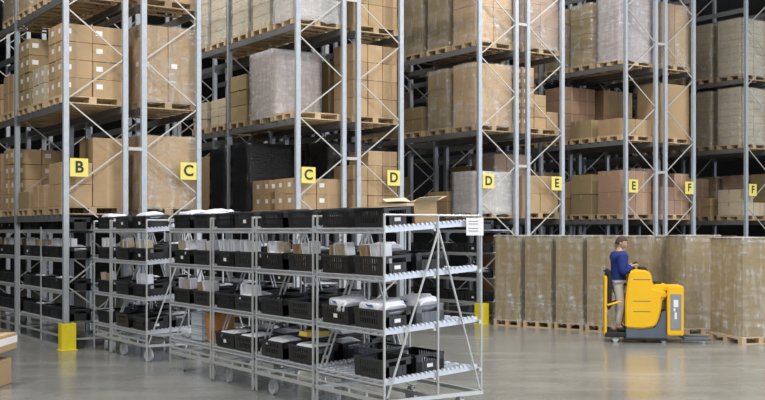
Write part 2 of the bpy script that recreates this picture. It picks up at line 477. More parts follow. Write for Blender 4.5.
# --- left D-sign rack
cartons('R1', 1, 0, [3, 4, 4], .32, 1, 'card')
cartons('R1', 2, 0, [4, 4, 4], .385, 1, 'card')
wrapped('R1', 3, 0, 3, 3, 1.4, 'card', None)
wrapped('R1', 1, 1, 2, 2, 1.52, 'card_dark', 'film_black')
wrapped('L1', 1, 3, 2, 2, 1.45, 'card_dark', 'film_black')
wrapped('R1', 2, 1, 2, 2, 1.3, 'card_dark', None)
# --- right D-sign rack
wrapped('L2', 1, 0, 2, 4, .92, 'card_pale', 'film_white')
cartons('L2', 1, 1, [2, 2], .25, 2, 'card')
wrapped('R2', 1, 1, 3, 4, 1.45, 'card_pink', 'film')
wrapped('L2', 2, 0, 1, 1, 1.42, 'card', 'film')
wrapped('L2', 2, 1, 2, 3, 1.40, 'card_dark', 'film')
cartons('L2', 2, 2, [2, 2], .30, 1, 'card_dark')
wrapped('L2', 3, 0, 2, 2, 1.6, 'card', 'film')
wrapped('L2', 3, 1, 2, 1, 1.6, 'card_dark', 'film')
wrapped('L2', 3, 2, 2, 1, 1.6, 'card_dark', 'film')
# --- left E-sign rack
cartons('R2', 1, 0, [2, 2], .44, 1, 'card')
cartons('R2', 2, 0, [(6, .24), (3, .27), (1, .42)], .26, 1, 'card', 'first', tape=False)
wrapped('R2', 3, 0, 2, 3, 1.55, 'card_pink', 'film_grey')
wrapped('R2', 2, 1, 2, 1, 1.2, 'card_dark', None)
# --- right E-sign rack
cartons('L3', 1, 0, [2, 2], .55, 1, 'card_pink')
cartons('L3', 1, 1, [(2, .52), (2, .44)], .40, 1, 'card_dark')
cartons('L3', 1, 2, [(2, .44), (1, .5)], .5, 1, 'card')
cartons('L3', 2, 0, [1, 1], .42, 2, 'card')
cartons('L3', 2, 1, [1, 1], .46, 2, 'card_dark')
cartons('L3', 2, 2, [4, 4], .36, 1, 'card_pink')
wrapped('L3', 3, 0, 2, 4, 1.6, 'card_pink', 'film_white')
wrapped('L3', 3, 1, 2, 4, 1.6, 'card_dark', 'film')
wrapped('L3', 3, 2, 2, 4, 1.6, 'card_dark', 'film')
# --- left F-sign rack
cartons('R3', 1, 0, [2, 3], .36, 1, 'card_pink')
wrapped('R3', 2, 0, 1, 1, 1.42, 'card', None)
wrapped('R3', 3, 0, 2, 1, 1.6, 'card', 'film')
wrapped('R3', 1, 1, 2, 3, 1.25, 'card_pink', 'film')
# --- right F-sign rack
cartons('L4', 1, 0, [2, 1], .36, 1, 'card_pale')
cartons('L4', 1, 1, [2, 2], .25, 2, 'card')
cartons('L4', 1, 2, [4, 4], .28, 1, 'card_pink')
for l in (2, 3):
    wrapped('L4', l, 0, 2, 8, 1.56, 'card_pale', 'film_grey')
    wrapped('L4', l, 1, 2, 8, 1.54, 'card_dark', 'film_grey')
    wrapped('L4', l, 2, 2, 8, 1.5, 'card_dark', 'film')
for l, h_ in ((1, 1.2), (2, 1.45), (3, 1.5)):
    for k in (0, 1, 2): wrapped('R4', l, k, 2, 3, h_, ['card', 'card_dark', 'card_pink'][(k+l) % 3], 'film' if k else None)
    wrapped('L4', l, 3, 2, 3, h_, 'card_dark', 'film')
    wrapped('L3', l, 3, 2, 3, h_, 'card_pink', None)
    wrapped('R3', l, 2, 2, 2, h_, 'card', None)
    wrapped('R2', l, 2, 2, 2, h_, 'card_dark', None)
    wrapped('L2', l, 4, 2, 2, h_-.2, 'card_dark', None)
# ground places behind the wall of wrapped pallets
for r in ('R2', 'L3', 'R3', 'L4'):
    wrapped(r, 0, 0, 2, 2, 1.75, 'card_dark', None, ds=.05)
    wrapped(r, 0, 1, 2, 2, 1.85, 'card_pink', None)

# ------------------------------------------------------------------ wrapped pallets standing on the floor
d0 = Vector((.786, -.618, 0)); n0 = Vector((.618, .786, 0)); P0 = Vector((2.47, 24.2, 0))
ra = math.atan2(d0.y, d0.x)
places = ['first from the left', 'second from the left', 'third from the left', 'fourth from the left', 'fifth from the left', 'sixth from the left', 'seventh from the left']
for k in range(5):
    c = P0+d0*(.375+.76*k)+n0*(.40+random.uniform(0, .04))
    mx = Matrix.Translation(c) @ Matrix.Rotation(ra+random.uniform(-.02, .02), 4, 'Z')
    unit_load(mx, 1, 1, 1.86+(.02 if k > 4 else 0), 'card_dark', 'film', .69, .78,
              'man-high brown carton in clear film on floor, %s' % places[k], group='wrapped pallets lined up on the floor', topboard=True)
c = Vector((6.68, 19.97, 0)); r13 = R(13)
ax, ay = Vector((math.cos(r13), math.sin(r13), 0)), Vector((-math.sin(r13), math.cos(r13), 0))
mx = Matrix.Translation(Vector((6.14, 21.78, 0))+ax*.42+ay*.62) @ Matrix.Rotation(r13, 4, 'Z')
unit_load(mx, 1, 1, 1.87, 'card_dark', 'film', .8, 1.2, 'man-high wrapped brown carton behind the truck battery box, corner towards viewer', group='wrapped pallets lined up on the floor', topboard=True)
mx = Matrix.Translation(c+ax*.42+ay*.62) @ Matrix.Rotation(r13, 4, 'Z')
unit_load(mx, 1, 1, 1.84, 'card_dark', 'film', .8, 1.2, 'nearest wrapped brown carton pallet, corner towards viewer, right of the truck', group='wrapped pallets lined up on the floor', topboard=True)

# ------------------------------------------------------------------ crates
def crate_mesh(L=.58, D=.385, H=.21, mat='black_pl'):
    """long side along y (the shelf's length), open top, pierced walls"""
    mb = MB(); t = .012
    mb.lo(-D/2+.01, D/2-.01, -L/2+.01, L/2-.01, 0, .012)
    for sx in (-1, 1):
        x0, x1 = sorted((sx*D/2, sx*(D/2-t)))
        mb.lo(x0, x1, -L/2, L/2, 0, .05); mb.lo(x0, x1, -L/2, L/2, H*.52, H*.62); mb.lo(x0-.006 if sx < 0 else x0, x1+.006 if sx > 0 else x1, -L/2-.006, L/2+.006, H-.028, H)
        n = 13
        for k in range(n):
            y = -L/2+.012+(L-.024)*k/(n-1); mb.lo(x0, x1, y-.010, y+.010, 0, H-.01)
        for y in (-L/2+.06, L/2-.06): mb.lo(x0, x1, y-.06, y+.06, .04, H-.01)
    for sy in (-1, 1):
        y0, y1 = sorted((sy*L/2, sy*(L/2-t)))
        mb.lo(-D/2, D/2, y0, y1, 0, H*.62); mb.lo(-D/2, D/2, y0-.006 if sy < 0 else y0, y1+.006 if sy > 0 else y1, H-.028, H)
        for x in (-D/2+.04, D/2-.04): mb.lo(x-.04, x+.04, y0, y1, 0, H-.01)
        for x in (-.07, 0, .07): mb.lo(x-.006, x+.006, y0-.004, y1+.004, 0, H*.62)
    return mb.mesh('plastic_crate', mat)
CR = crate_mesh(); CRG = crate_mesh(mat='grey_pl')
LC = MB().lo(-.198, -.195, -.05, .03, .07, .115).mesh('label_card', 'paper')
LC2 = MB().lo(-.05, .03, -.299, -.296, .06, .10).mesh('label_card', 'paper')
def bag_mesh(seed, lx=.34, ly=.44, h=.13):
    rnd = random.Random(seed); bm = bmesh.new()
    bmesh.ops.create_icosphere(bm, subdivisions=4, radius=1)
    ph = [rnd.uniform(0, 6.28) for _ in range(6)]
    for v in bm.verts:
        x, y, z = v.co
        sq = lambda a: math.copysign(abs(a)**.42, a)
        w = 1+.05*math.sin(7*x+ph[0])*math.cos(6*y+ph[1])+.05*math.sin(13*y+5*z+ph[2])
        zz = z*w*(1+.25*math.sin(4*x+ph[3])*math.sin(3*y+ph[4]))
        v.co = (sq(x)*lx/2*w, sq(y)*ly/2*w, (zz*.5+.5)*h if zz > -1 else 0)
    me = bpy.data.meshes.new('goods_bag'); bm.to_mesh(me); bm.free()
    for p in me.polygons: p.use_smooth = True
    me.materials.append(M['polybag']); return me
BAGS = [bag_mesh(k) for k in range(4)]
PLUMP = bag_mesh(20, .35, .53, .20)
SMALLBAG = bag_mesh(9, .2, .3, .1)
BMK = []
def mark_mesh():
    mb = MB()
    pts = [(0, -.10, .0), (.0, -.05, .022), (0, .02, .012), (0, .09, .03), (0, .07, .006), (0, 0, -.012), (0, -.07, -.006)]
    n = len(pts); mb.add([(x-.003, y, z) for x, y, z in pts]+[(x+.003, y, z) for x, y, z in pts],
                         [tuple(range(n)), tuple(range(n, 2*n))[::-1]]+[(k, (k+1) % n, n+(k+1) % n, n+k) for k in range(n)])
    return mb.mesh('blue_print_mark', 'bluemark')
MK = mark_mesh()

# ------------------------------------------------------------------ flow-rack trolleys
TA = Vector((.027, 11.57, 0)); DEPTH = 1.34
RISE = .09; TH = math.atan2(RISE, DEPTH)
SHZ = [.445, .99, 1.575, 2.10]          # front height of the shelf rails' lower edge
def TM_(x, y, z=0): return Matrix.Translation(TA+VV*x+UU*y+Vector((0, 0, z))) @ Matrix.Rotation(RZ, 4, 'Z')
def caster(parent, x, y):
    mb = MB(); mb.box((0, 0, .235), (.09, .09, .012)).tube((0, 0, .20), (0, 0, .235), .02)
    mb.lo(-.03, -.024, -.03, .045, .07, .20); mb.lo(.024, .03, -.03, .045, .07, .20); mb.lo(-.03, .03, -.03, .045, .195, .203)
    c = part('caster', mb, 'zinc', parent, mx=Matrix.Translation((x, y, 0)) @ Matrix.Rotation(random.uniform(-.7, .7), 4, 'Z'))
    part('wheel', MB().tube((-.022, .02, .095), (.022, .02, .095), .095, 20).tube((-.029, .02, .095), (.029, .02, .095), .03, 10), 'rubber', c)
def track_mesh():
    mb = MB(); mb.lo(0, DEPTH-.04, -.022, -.018, 0, .04); mb.lo(0, DEPTH-.04, .018, .022, 0, .04); mb.lo(0, DEPTH-.04, -.022, .022, 0, .004)
    x = .03
    while x < DEPTH-.06: mb.tube((x, -.018, .034), (x, .018, .034), .014, 8); x += .055
    return mb.mesh('roller_track', 'track')
TRK = track_mesh()
def endtrack_mesh():
    mb = MB(); mb.lo(0, DEPTH-.04, -.004, .004, 0, .062)
    x = .03
    while x < DEPTH-.06: mb.tube((x, -.016, .062), (x, .016, .062), .016, 8); x += .06
    return mb.mesh('side_track', 'track')
ETR = endtrack_mesh()
def make_trolley(y0, L, label, topcard=False):
    e = empty('flow_rack_trolley', TM_(0, y0)); tag(e, label, 'trolley', 'flow rack trolleys')
    r = .0145; HT = 2.31
    for x in (0, DEPTH):
        for y in (r, L-r): part('post', MB().tube((x, y, .03 if x == 0 else .26), (x, y, HT), r, 10), 'zinc', e, smooth=False)
    for y in (r, L-r):
        part('middle_post', MB().tube((DEPTH*.54, y, .3), (DEPTH*.54, y, HT), r*.9, 10), 'zinc', e)
        part('top_rail', MB().tube((0, y, HT-.015), (DEPTH, y, HT-.015), r*.8, 8), 'zinc', e)
        for x1 in (.03, DEPTH-.03): part('diagonal_strut', MB().tube((DEPTH*.54, y-.012, HT-.18), (x1, y-.012, .31), r*.85, 8), 'zinc', e)
    b = MB()
    for y in (r, L-r): b.lo(0, DEPTH, y-.018, y+.018, .25, .29)
    for x in (0, DEPTH*.5, DEPTH): b.lo(x-.018, x+.018, 0, L, .25, .29)
    b.lo(-.012, .012, 0, L, .34, .36)
    for k in range(1, 4): b.lo(-.01, .01, L*k/4-.01, L*k/4+.01, .28, .35)
    part('base_frame', b, 'zinc', e)
    nt_ = 9 if L > 1 else 5
    for zi, z in enumerate(SHZ):
        mx = Matrix.Translation((0, 0, z)) @ Matrix.Rotation(-TH, 4, 'Y')
        sb = MB(); sb.tube((0, 0, .0), (0, L, .0), .011, 8); sb.tube((0, 0, .048), (0, L, .048), .008, 8)
        sb.lo(DEPTH-.035, DEPTH-.005, 0, L, -.02, .02); sb.lo(DEPTH*.5-.015, DEPTH*.5+.015, 0, L, -.022, -.002)
        sh = part('shelf', sb, 'zinc', e, mx=mx)
        for k in range(nt_): link('roller_track', TRK, sh, Matrix.Translation((.01, .10+(L-.2)*k/(nt_-1), 0)))
        link('side_track', ETR, sh, Matrix.Translation((.01, .04, 0))); link('side_track', ETR, sh, Matrix.Translation((.01, L-.04, 0)))
    for x in (.14, DEPTH-.12):
        for y in (.24, L-.24): caster(e, x, y)
    if topcard:
        c = part('notice_card', MB().lo(DEPTH-.23, DEPTH+.02, -.006, -.002, 2.07, 2.27), 'paper', e)
        q = MB()
        for z in (2.23, 2.20, 2.15, 2.12): q.lo(DEPTH-.20, DEPTH-.06, -.0075, -.006, z-.004, z+.004)
        part('printed_lines', q, 'ink', c)
    return e
UNITS = [(0, 1.45, 'nearest trolley'), (1.52, 1.50, 'second-nearest trolley'), (3.10, 1.24, 'third-nearest trolley'), (4.40, 1.48, 'fourth-nearest trolley'),
         (6.82, 1.62, 'fifth-nearest trolley'), (8.50, .86, 'farthest trolley')]
for k, (y0, L, nm) in enumerate(UNITS):
    make_trolley(y0, L, ['galvanised flow rack trolley on casters, nearest one, white card on its end', 'galvanised flow rack trolley loaded with black crates, second nearest',
        'galvanised flow rack trolley with crates, third nearest of the row', 'galvanised flow rack trolley, fourth nearest, last before the gap',
        'galvanised flow rack trolley just beyond the gap in the row', 'short galvanised flow rack trolley at far end, before the racks'][k], k == 0)
SHN = ['bottom shelf', 'third shelf', 'second shelf', 'top shelf']
XN = ['front row', 'middle row', 'back row']
bagn = 0
def place_crate(T, x, z, y, lab, grey=False, card=1, tilt=True):
    """T(x,y,z) matrix function of the carrier; x depth along the shelf"""
    h = z+(math.tan(TH)*x if tilt else 0)
    mx = T(x, y, h+.002) @ (Matrix.Rotation(-TH, 4, 'Y') if tilt else Matrix())
    o = link('plastic_crate', CRG if grey else CR, None, mx); tag(o, lab, 'crate', 'plastic crates on the shelves')
    if card == 1: link('label_card', LC, o)
    if card == 2: link('label_card', LC2, o)
    return o, mx
def place_bag(mx, dx, dy, dz, lab, mark=False, small=False, plump=False):
    global bagn
    me = SMALLBAG if small else PLUMP if plump else BAGS[bagn % 4]; bagn += 1
    o = link('goods_bag', me, None, mx @ Matrix.Translation((dx, dy, dz)) @ Matrix.Rotation(random.uniform(-.2, .2), 4, 'Z'))
    tag(o, lab, 'bag', 'white goods bags')
    if mark: link('blue_print_mark', MK, o, Matrix.Translation((-.182, 0, .145 if plump else .07)) @ Matrix.Scale(.75, 4))
    return o
rc = random.Random(3)
PK = [MB().box((0, 0, h/2), (.11, t, h)).mesh('goods_packet', m, .003) for m, t, h in (('card_pale', .016, .30), ('polybag', .03, .33), ('paper', .012, .31), ('card', .02, .29), ('polybag', .05, .32))]
PN = ['first', 'second', 'third', 'fourth', 'fifth']
def packets(mx, where, nm, shelf='second shelf', n=5):
    for k in range(n):
        q = rc.randrange(5)
        o = link('goods_packet', PK[q], None, mx @ Matrix.Translation((-.09, -.21+.42*k/(n-1)+rc.uniform(-.01, .01), .014+.02)) @ Matrix.Rotation(rc.uniform(-.16, .16), 4, 'X'))
        tag(o, '%s packet upright, %s from right, %s, %s, %s' % (['narrow beige', 'pale', 'thin white', 'narrow brown', 'thick pale'][q], PN[k], where, shelf, nm), 'packet', 'upright packets in the crates')
for ui, (y0, L, nm) in enumerate(UNITS):
    ny = 2 if L > 1.2 else 1
    for zi in (3, 2, 1, 0):
        z = SHZ[zi]+.052
        for xi, xc in enumerate((.23, .67, 1.10)):
            for yi in range(ny):
                yc = y0+(L*(.5 if ny == 1 else (.255, .745)[yi]))
                side = ['right', 'left'][yi] if ny == 2 else 'only'
                # what the photo shows
                if ui == 0:
                    if zi == 3 and xi > 0: continue
                    if zi == 2 and xi == 2: continue
                    if zi == 1 and (xi == 2 or (xi == 1 and yi == 1)): continue
                    if zi == 0 and (xi == 2 or (xi == 0 and yi == 1)): continue
                else:
                    if xi == 2 and (zi == 3 or rc.random() < .5): continue
                    if ui == 3 and zi == 0: continue
                    if xi == 1 and zi == 3 and rc.random() < .5: continue
                    pass
                grey = (ui == 0 and zi == 1 and xi == 1) or (ui == 0 and zi == 0 and xi == 1 and yi == 1)
                cn = 'grey' if grey else 'black'
                o, mx = place_crate(lambda x, y, h: TM_(x, y, h), xc, z, yc,
                    '%s plastic crate, %s side, %s, %s, %s' % (cn, side, XN[xi], SHN[zi], nm), grey, 2 if (yi == 0 and rc.random() < .6) else (1 if rc.random() < .3 else 0))
                if xi == 0 and zi == 2: packets(mx, side+'-side crate', nm)
                if xi == 0 and zi == 1 and ui > 0 and rc.random() < .5: packets(mx, side+'-side crate', nm, 'third shelf', 3)
                if (ui == 0 and zi == 1) or (ui in (1, 2) and zi == 0 and xi < 2) or (zi != 3 and rc.random() < .22):
                    place_bag(mx, 0, 0, .10, ('plump white' if ui == 0 else 'white plastic')+' goods bag in crate, %s side, %s, %s, %s' % (side, XN[xi], SHN[zi], nm), mark=(ui == 0 or rc.random() < .3), plump=(ui == 0))
                elif zi == 3 and ui in (3, 5, 4) and rc.random() < .7:
                    place_bag(mx, 0, 0, .13, 'pale goods bag heaped above crate, %s side, top shelf, %s' % (side, nm), small=False)

# open carton with raised flaps on the nearest trolley's top shelf
def open_carton(mx, w, d, h, lab):
    e = empty('open_carton', mx); tag(e, lab, 'box')
    mb = MB(); t = .006
    mb.lo(-w/2, w/2, -d/2, d/2, 0, t)
    for sx in (-1, 1): mb.lo(*sorted((sx*w/2, sx*(w/2-t))), -d/2, d/2, 0, h)
    for sy in (-1, 1): mb.lo(-w/2, w/2, *sorted((sy*d/2, sy*(d/2-t))), 0, h)
    part('carton_body', mb, 'card', e)
    for sx in (-1, 1):
        p0 = Vector((sx*w/2, 0, h)); q = p0+Vector((sx*.16, 0, .045 if sx > 0 else .02))
        part('flap', MB().bar(p0, q, d, .005, (0, 0, 1)), 'card', e)
    for sy in (-1, 1):
        p0 = Vector((0, sy*d/2, h)); q = p0+Vector((0, sy*.12, .05))
        part('flap', MB().bar(p0, q, w, .005, (0, 0, 1)), 'card_pale', e)
    return e
hz = SHZ[3]+.052
open_carton(TM_(.66, .40, hz+math.tan(TH)*.66+.015) @ Matrix.Rotation(-TH, 4, 'Y'), .32, .5, .24, 'open brown carton with raised flaps on top shelf of nearest trolley')
sheet = part('cardboard_sheet', MB().box((0, 0, .004), (.46, .60, .006)).box((.2, 0, .02), (.1, .56, .03)), 'card_pale', None, mx=TM_(.20, .37, hz+.235) @ Matrix.Rotation(-TH*.6, 4, 'Y'))
tag(sheet, 'flat pale cardboard sheet lying over crate on nearest trolley top shelf', 'cardboard')
# coloured things low in the trolleys
def tray_stack():
    e = empty('tray_stack', TM_(.95, 5.98, 0)); return e
for k in range(4):
    mb = MB()
    mb.lo(-.2, .2, -.2, .2, 0, .02)
    for sx in (-1, 1): mb.lo(*sorted((sx*.2, sx*.185)), -.2, .2, 0, .10)
    for sy in (-1, 1): mb.lo(-.2, .2, *sorted((sy*.2, sy*.185)), 0, .10)
    mb.lo(-.21, .21, -.21, .21, .09, .10)
    o = part('pale_tray', mb, 'bluegrey', None, .003, mx=TM_(.30, 5.12, SHZ[0]+.052+.025+.102*k) @ Matrix.Rotation(-TH, 4, 'Y'))
    tag(o, 'pale blue tray on bottom shelf of fourth-nearest trolley, %s of its stack' % ['lowest', 'second from bottom', 'second from top', 'topmost'][k], 'tray', 'stack of pale trays')
mb = MB(); mb.prism([(-.15, 0), (.15, 0), (.17, .40), (-.17, .40)], -.14, .14); mb.lo(-.18, .18, -.155, .155, .38, .41)
o = part('orange_bin', mb, 'orange', None, .006, mx=TM_(.28, 4.66, SHZ[0]+.052+.028) @ Matrix.Rotation(-TH, 4, 'Y')); tag(o, 'orange-brown bin standing on bottom shelf of fourth-nearest trolley', 'bin')
o = link('goods_bag', BAGS[2], None, TM_(.30, 5.6, SHZ[0]+.052+.024) @ Matrix.Rotation(-TH, 4, 'Y'))
tag(o, 'white goods bag lying straight on bottom shelf, fourth-nearest trolley, beside pale trays', 'bag', 'white goods bags')
o = part('yellow_tray', MB().lo(-.16, .16, -.1, .1, 0, .012).lo(-.16, .16, -.1, -.09, 0, .06).lo(-.16, .16, .09, .1, 0, .06).lo(-.16, -.15, -.1, .1, 0, .06).lo(.15, .16, -.1, .1, 0, .06), 'dock_yellow', None, .002,
         mx=TM_(.20, 1.85, SHZ[0]+.052+.013+.22+.1)); 
tag(o, 'small yellow tray on top of goods in second-nearest trolley bottom shelf', 'tray')

# ------------------------------------------------------------------ pick shelves inside the racks' ground bays
def make_shelving(row, b, label):
    e = empty('pick_shelving', MX(ROWS[row]-.5, b*BAY+.06, 0)); L = BAY-.12; tag(e, label, 'shelving', 'ground bay pick shelving')
    for zi, z in enumerate(SHZ):
        sb = MB(); sb.lo(-.02, .02, 0, L, z-.02, z+.04); sb.lo(.96, 1.0, 0, L, z-.02, z+.04)
        sh = part('shelf', sb, 'zinc', e)
        for k in range(12): part('roller_track', MB().lo(0, .98, -.02, .02, z+.03, z+.05), 'track', sh, mx=Matrix.Translation((0, .1+(L-.2)*k/11, 0)))
    for k in range(3):
        y = L*k/2
        y = min(max(y, .02), L-.02)
        part('post', MB().lo(-.045, -.022, y-.014, y+.014, 0, 2.2), 'zinc', e)
        part('post', MB().lo(1.0, 1.02, y-.014, y+.014, 0, 2.2), 'zinc', e)
    part('kick_rail', MB().lo(-.05, -.035, 0, L, .2, .24).lo(-.05, -.035, 0, L, .0, .05), 'zinc', e)
    return e
for row, b in (('L0', 0), ('L0', 1), ('L1', 0), ('L1', 1), ('L2', 0), ('R0', 0), ('R1', 0)):
    make_shelving(row, b, 'galvanised pick shelving with black crates, %s, ground level, %s' % (BN[b], RN[row]))
    for zi in range(4):
        for k in range(5 if row[0] == 'L' else 2):
            o, mx = place_crate(lambda x, y, h: MX(ROWS[row]-.5+x, b*BAY+y, h), .24, SHZ[zi]+.05, .37+k*.60,
                '%s black crate along, %s shelf, %s, ground level, %s' % (['first', 'second', 'third', 'fourth', 'fifth'][k], ['lowest', 'third', 'second', 'highest'][zi], BN[b], RN[row]), False, 1 if rc.random() < .25 else 0, tilt=False)
            if zi == 2 and row == 'L0': packets(mx, PN[k]+' crate', BN[b]+', B-sign rack', 'second shelf', 3)
            if zi < 3 and rc.random() < .28:
                place_bag(mx, 0, 0, .1, 'pale goods bag, %s crate, %s shelf, %s, ground level, %s' % (['first', 'second', 'third', 'fourth', 'fifth'][k], ['lowest', 'third', 'second'][zi], BN[b], RN[row]))

# ------------------------------------------------------------------ cartons at the left edge, in the foreground
FX, FY = -5.11, 14.45
def fore(name, x0, x1, y0, y1, z0, z1, mat, lab, cat):
    o = part(name, MB().lo(x0, x1, y0, y1, z0, z1), mat, None, .01, 2, mx=Matrix.Translation((FX, FY, 0))); tag(o, lab, cat); return o
fore('carton', -1.0, -.07, -.25, .55, 0, .36, 'card', 'brown carton standing on floor at left edge, lowest of the pile', 'box')
fore('shaded_gap_slab', -1.0, -.25, -.15, .5, .362, .47, 'card_dark', 'dark slab standing in for the shaded gap under the white-banded tray, left edge', 'gap filler')  # dark block put in place of the shaded gap below the tray
t = fore('flat_carton', -1.0, -.02, -.3, .62, .472, .70, 'card', 'flat wide carton with white band at left edge', 'box')
part('white_band', MB().lo(-1.004, -.016, -.304, .624, .565, .66), 'paper', t)
fore('carton', -1.0, -.245, -.1, .6, .702, 1.02, 'card', 'upper brown carton on the white-banded flat carton, left edge', 'box')

# ------------------------------------------------------------------ stand-on pallet truck
TRX = Matrix.Translation((5.03, 20.72, 0)) @ Matrix.Rotation(R(-9), 4, 'Z')
tr = empty('stand_on_pallet_truck', TRX @ Matrix.Diagonal((.87, 1, .98, 1))); tag(tr, 'yellow stand-on electric pallet truck with slate grey skirt, driver aboard', 'pallet truck')
# drive body: slate skirt, yellow cowl, control hump
part('skirt', MB().prism([(-.40, .06), (.46, .06), (.46, .62), (.36, .60), (.30, .42), (.22, .30), (-.05, .26), (-.40, .28)], -.36, .36), 'slate', tr, .015, 2)
part('cowl', MB().prism([(-.41, .285), (-.05, .265), (.215, .31), (.29, .43), (.345, .62), (.37, .86), (.47, .87), (.47, 1.00), (.18, 1.06), (.14, 1.32), (.06, 1.40), (-.24, 1.42), (-.33, 1.36), (-.38, 1.05), (-.41, .8)], -.37, .37), 'yellow', tr, .03, 3)
part('bumper', MB().prism([(-.43, .05), (.48, .05), (.48, .10), (-.43, .10)], -.385, .385), 'black', tr, .012)
g = MB()
for z in (.60, .80, 1.22): g.lo(-.25, .12, -.374, -.369, z, z+.012)
part('cowl_groove', g, 'slate', tr)
part('battery_cover', MB().prism([(.10, 1.0), (.62, 1.0), (.62, 1.07), (.45, 1.13), (.22, 1.13)], -.33, .33), 'yellow', tr, .02, 2)
part('cover_latch', MB().box((.30, 0, 1.15), (.16, .3, .05)), 'black', tr, .01)
bc = part('battery_case', MB().lo(.47, .82, -.42, .42, .15, 1.10), 'yellow', tr, .02, 2)
pn = part('side_panel', MB().lo(.535, .765, -.428, -.419, .26, .95), 'panel', bc, .004)
part('data_sticker', MB().lo(.60, .70, -.433, -.428, .70, .84).lo(.60, .64, -.433, -.428, .62, .68).lo(.62, .67, -.433, -.428, .47, .60), 'paper', pn)
# operator's platform, backrest
part('platform', MB().prism([(-.86, .10), (-.40, .10), (-.40, .19), (-.84, .19)], -.36, .36), 'black', tr, .012)
part('rear_guard', MB().prism([(-.86, .12), (-.81, .12), (-.80, 1.26), (-.83, 1.30), (-.86, 1.26)], -.33, .33), 'yellow', tr, .01)
part('backrest_pad', MB().prism([(-.80, .62), (-.70, .64), (-.69, 1.30), (-.74, 1.42), (-.84, 1.42), (-.86, 1.33), (-.80, 1.30)], -.26, .26), 'black', tr, .03, 2)
part('guard_bar', MB().tube((-.80, -.34, .72), (-.55, -.34, .78), .02, 10).tube((-.55, -.34, .78), (-.50, -.30, .78), .02, 10).tube((-.80, .34, .72), (-.55, .34, .78), .02, 10), 'yellow', tr)
# steering control
part('steering_column', MB().tube((-.18, 0, 1.38), (-.24, 0, 1.47), .04, 12), 'black', tr)
sw = MB()
for k in range(20):
    a, b_ = 2*math.pi*k/20, 2*math.pi*(k+1)/20
    c0 = Vector((-.25, 0, 1.49)); X_ = Vector((.85, 0, .5)); Y_ = Vector((0, 1, 0))
    sw.tube(c0+(X_*math.cos(a)+Y_*math.sin(a))*.13, c0+(X_*math.cos(b_)+Y_*math.sin(b_))*.13, .013, 6)
sw.tube(Vector((-.25, -.12, 1.49)), Vector((-.25, .12, 1.49)), .012, 6)
part('steering_handle', sw, 'black', tr)
part('instrument_hood', MB().prism([(-.12, 1.40), (.08, 1.39), (.04, 1.46), (-.10, 1.47)], -.2, .2), 'black', tr, .01)
for y in (-.24, .24):
    f = part('fork', MB().prism([(.82, .05), (1.38, .05), (1.42, .07), (1.38, .10), (.82, .11)], y-.08, y+.08), 'slate', tr, .008)
    part('load_wheel', MB().tube((1.25, y-.05, .042), (1.25, y+.05, .042), .04, 14), 'rubber', f)
for x, y, rr in ((-.62, -.27, .07), (-.62, .27, .07), (.02, 0, .12), (.40, .30, .07), (.40, -.30, .07)):
    part('wheel', MB().tube((x, y-.035, rr), (x, y+.035, rr), rr, 20), 'rubber', tr)

# ------------------------------------------------------------------ the driver
def skinned(name, verts, edges, radii, mat, parent, levels=2, root=0, mx=None):
    me = bpy.data.meshes.new(name); me.from_pydata(verts, edges, []); o = link(name, me, parent)
    sk = o.modifiers.new('skin', 'SKIN'); sk.use_smooth_shade = True
    for i, r_ in enumerate(radii):
        sv = me.skin_vertices[0].data[i]; sv.radius = (r_, r_) if not isinstance(r_, tuple) else r_; sv.use_root = (i == root)
    ss = o.modifiers.new('sub', 'SUBSURF'); ss.levels = ss.render_levels = levels
    dg = bpy.context.evaluated_depsgraph_get(); dg.update()
    m2 = bpy.data.meshes.new_from_object(o.evaluated_get(dg)); o.modifiers.clear(); o.data = m2
    m2.materials.clear(); m2.materials.append(M[mat] if isinstance(mat, str) else mat)
    for p in m2.polygons: p.use_smooth = True
    return o
# joints in the truck's frame, feet on the platform (z .19); he leans on the controls, facing +x
J = {'pelvis': (-.60, 0, 1.06), 'waist': (-.585, 0, 1.21), 'chest': (-.58, 0, 1.43), 'collar': (-.575, 0, 1.58), 'neck': (-.57, 0, 1.66), 'skull': (-.555, 0, 1.75),
     'hipR': (-.60, -.10, 1.02), 'kneeR': (-.55, -.12, .65), 'ankR': (-.60, -.12, .29), 'heelR': (-.625, -.12, .235), 'toeR': (-.46, -.14, .225),
     'hipL': (-.60, .10, 1.02), 'kneeL': (-.52, .12, .66), 'ankL': (-.57, .13, .29), 'heelL': (-.59, .13, .235), 'toeL': (-.43, .15, .225),
     'shR': (-.52, -.19, 1.53), 'elR': (-.53, -.27, 1.25), 'wrR': (-.37, -.18, 1.385),
     'shL': (-.64, .19, 1.53), 'elL': (-.58, .27, 1.26), 'wrL': (-.37, .17, 1.39)}
E = [('pelvis', 'waist'), ('waist', 'chest'), ('chest', 'collar'), ('collar', 'neck'), ('neck', 'skull'), ('pelvis', 'hipR'), ('hipR', 'kneeR'), ('kneeR', 'ankR'), ('ankR', 'heelR'), ('ankR', 'toeR'),
     ('pelvis', 'hipL'), ('hipL', 'kneeL'), ('kneeL', 'ankL'), ('ankL', 'heelL'), ('ankL', 'toeL'), ('collar', 'shR'), ('shR', 'elR'), ('elR', 'wrR'), ('collar', 'shL'), ('shL', 'elL'), ('elL', 'wrL')]
RD = {'pelvis': (.13, .11), 'waist': (.125, .10), 'chest': (.155, .11), 'collar': (.10, .08), 'neck': .052, 'skull': .05, 'hipR': .088, 'hipL': .088, 'kneeR': .055, 'kneeL': .055, 'ankR': .036, 'ankL': .036,
      'heelR': .034, 'heelL': .034, 'toeR': .03, 'toeL': .03, 'shR': .055, 'shL': .055, 'elR': .042, 'elL': .042, 'wrR': .027, 'wrL': .027}
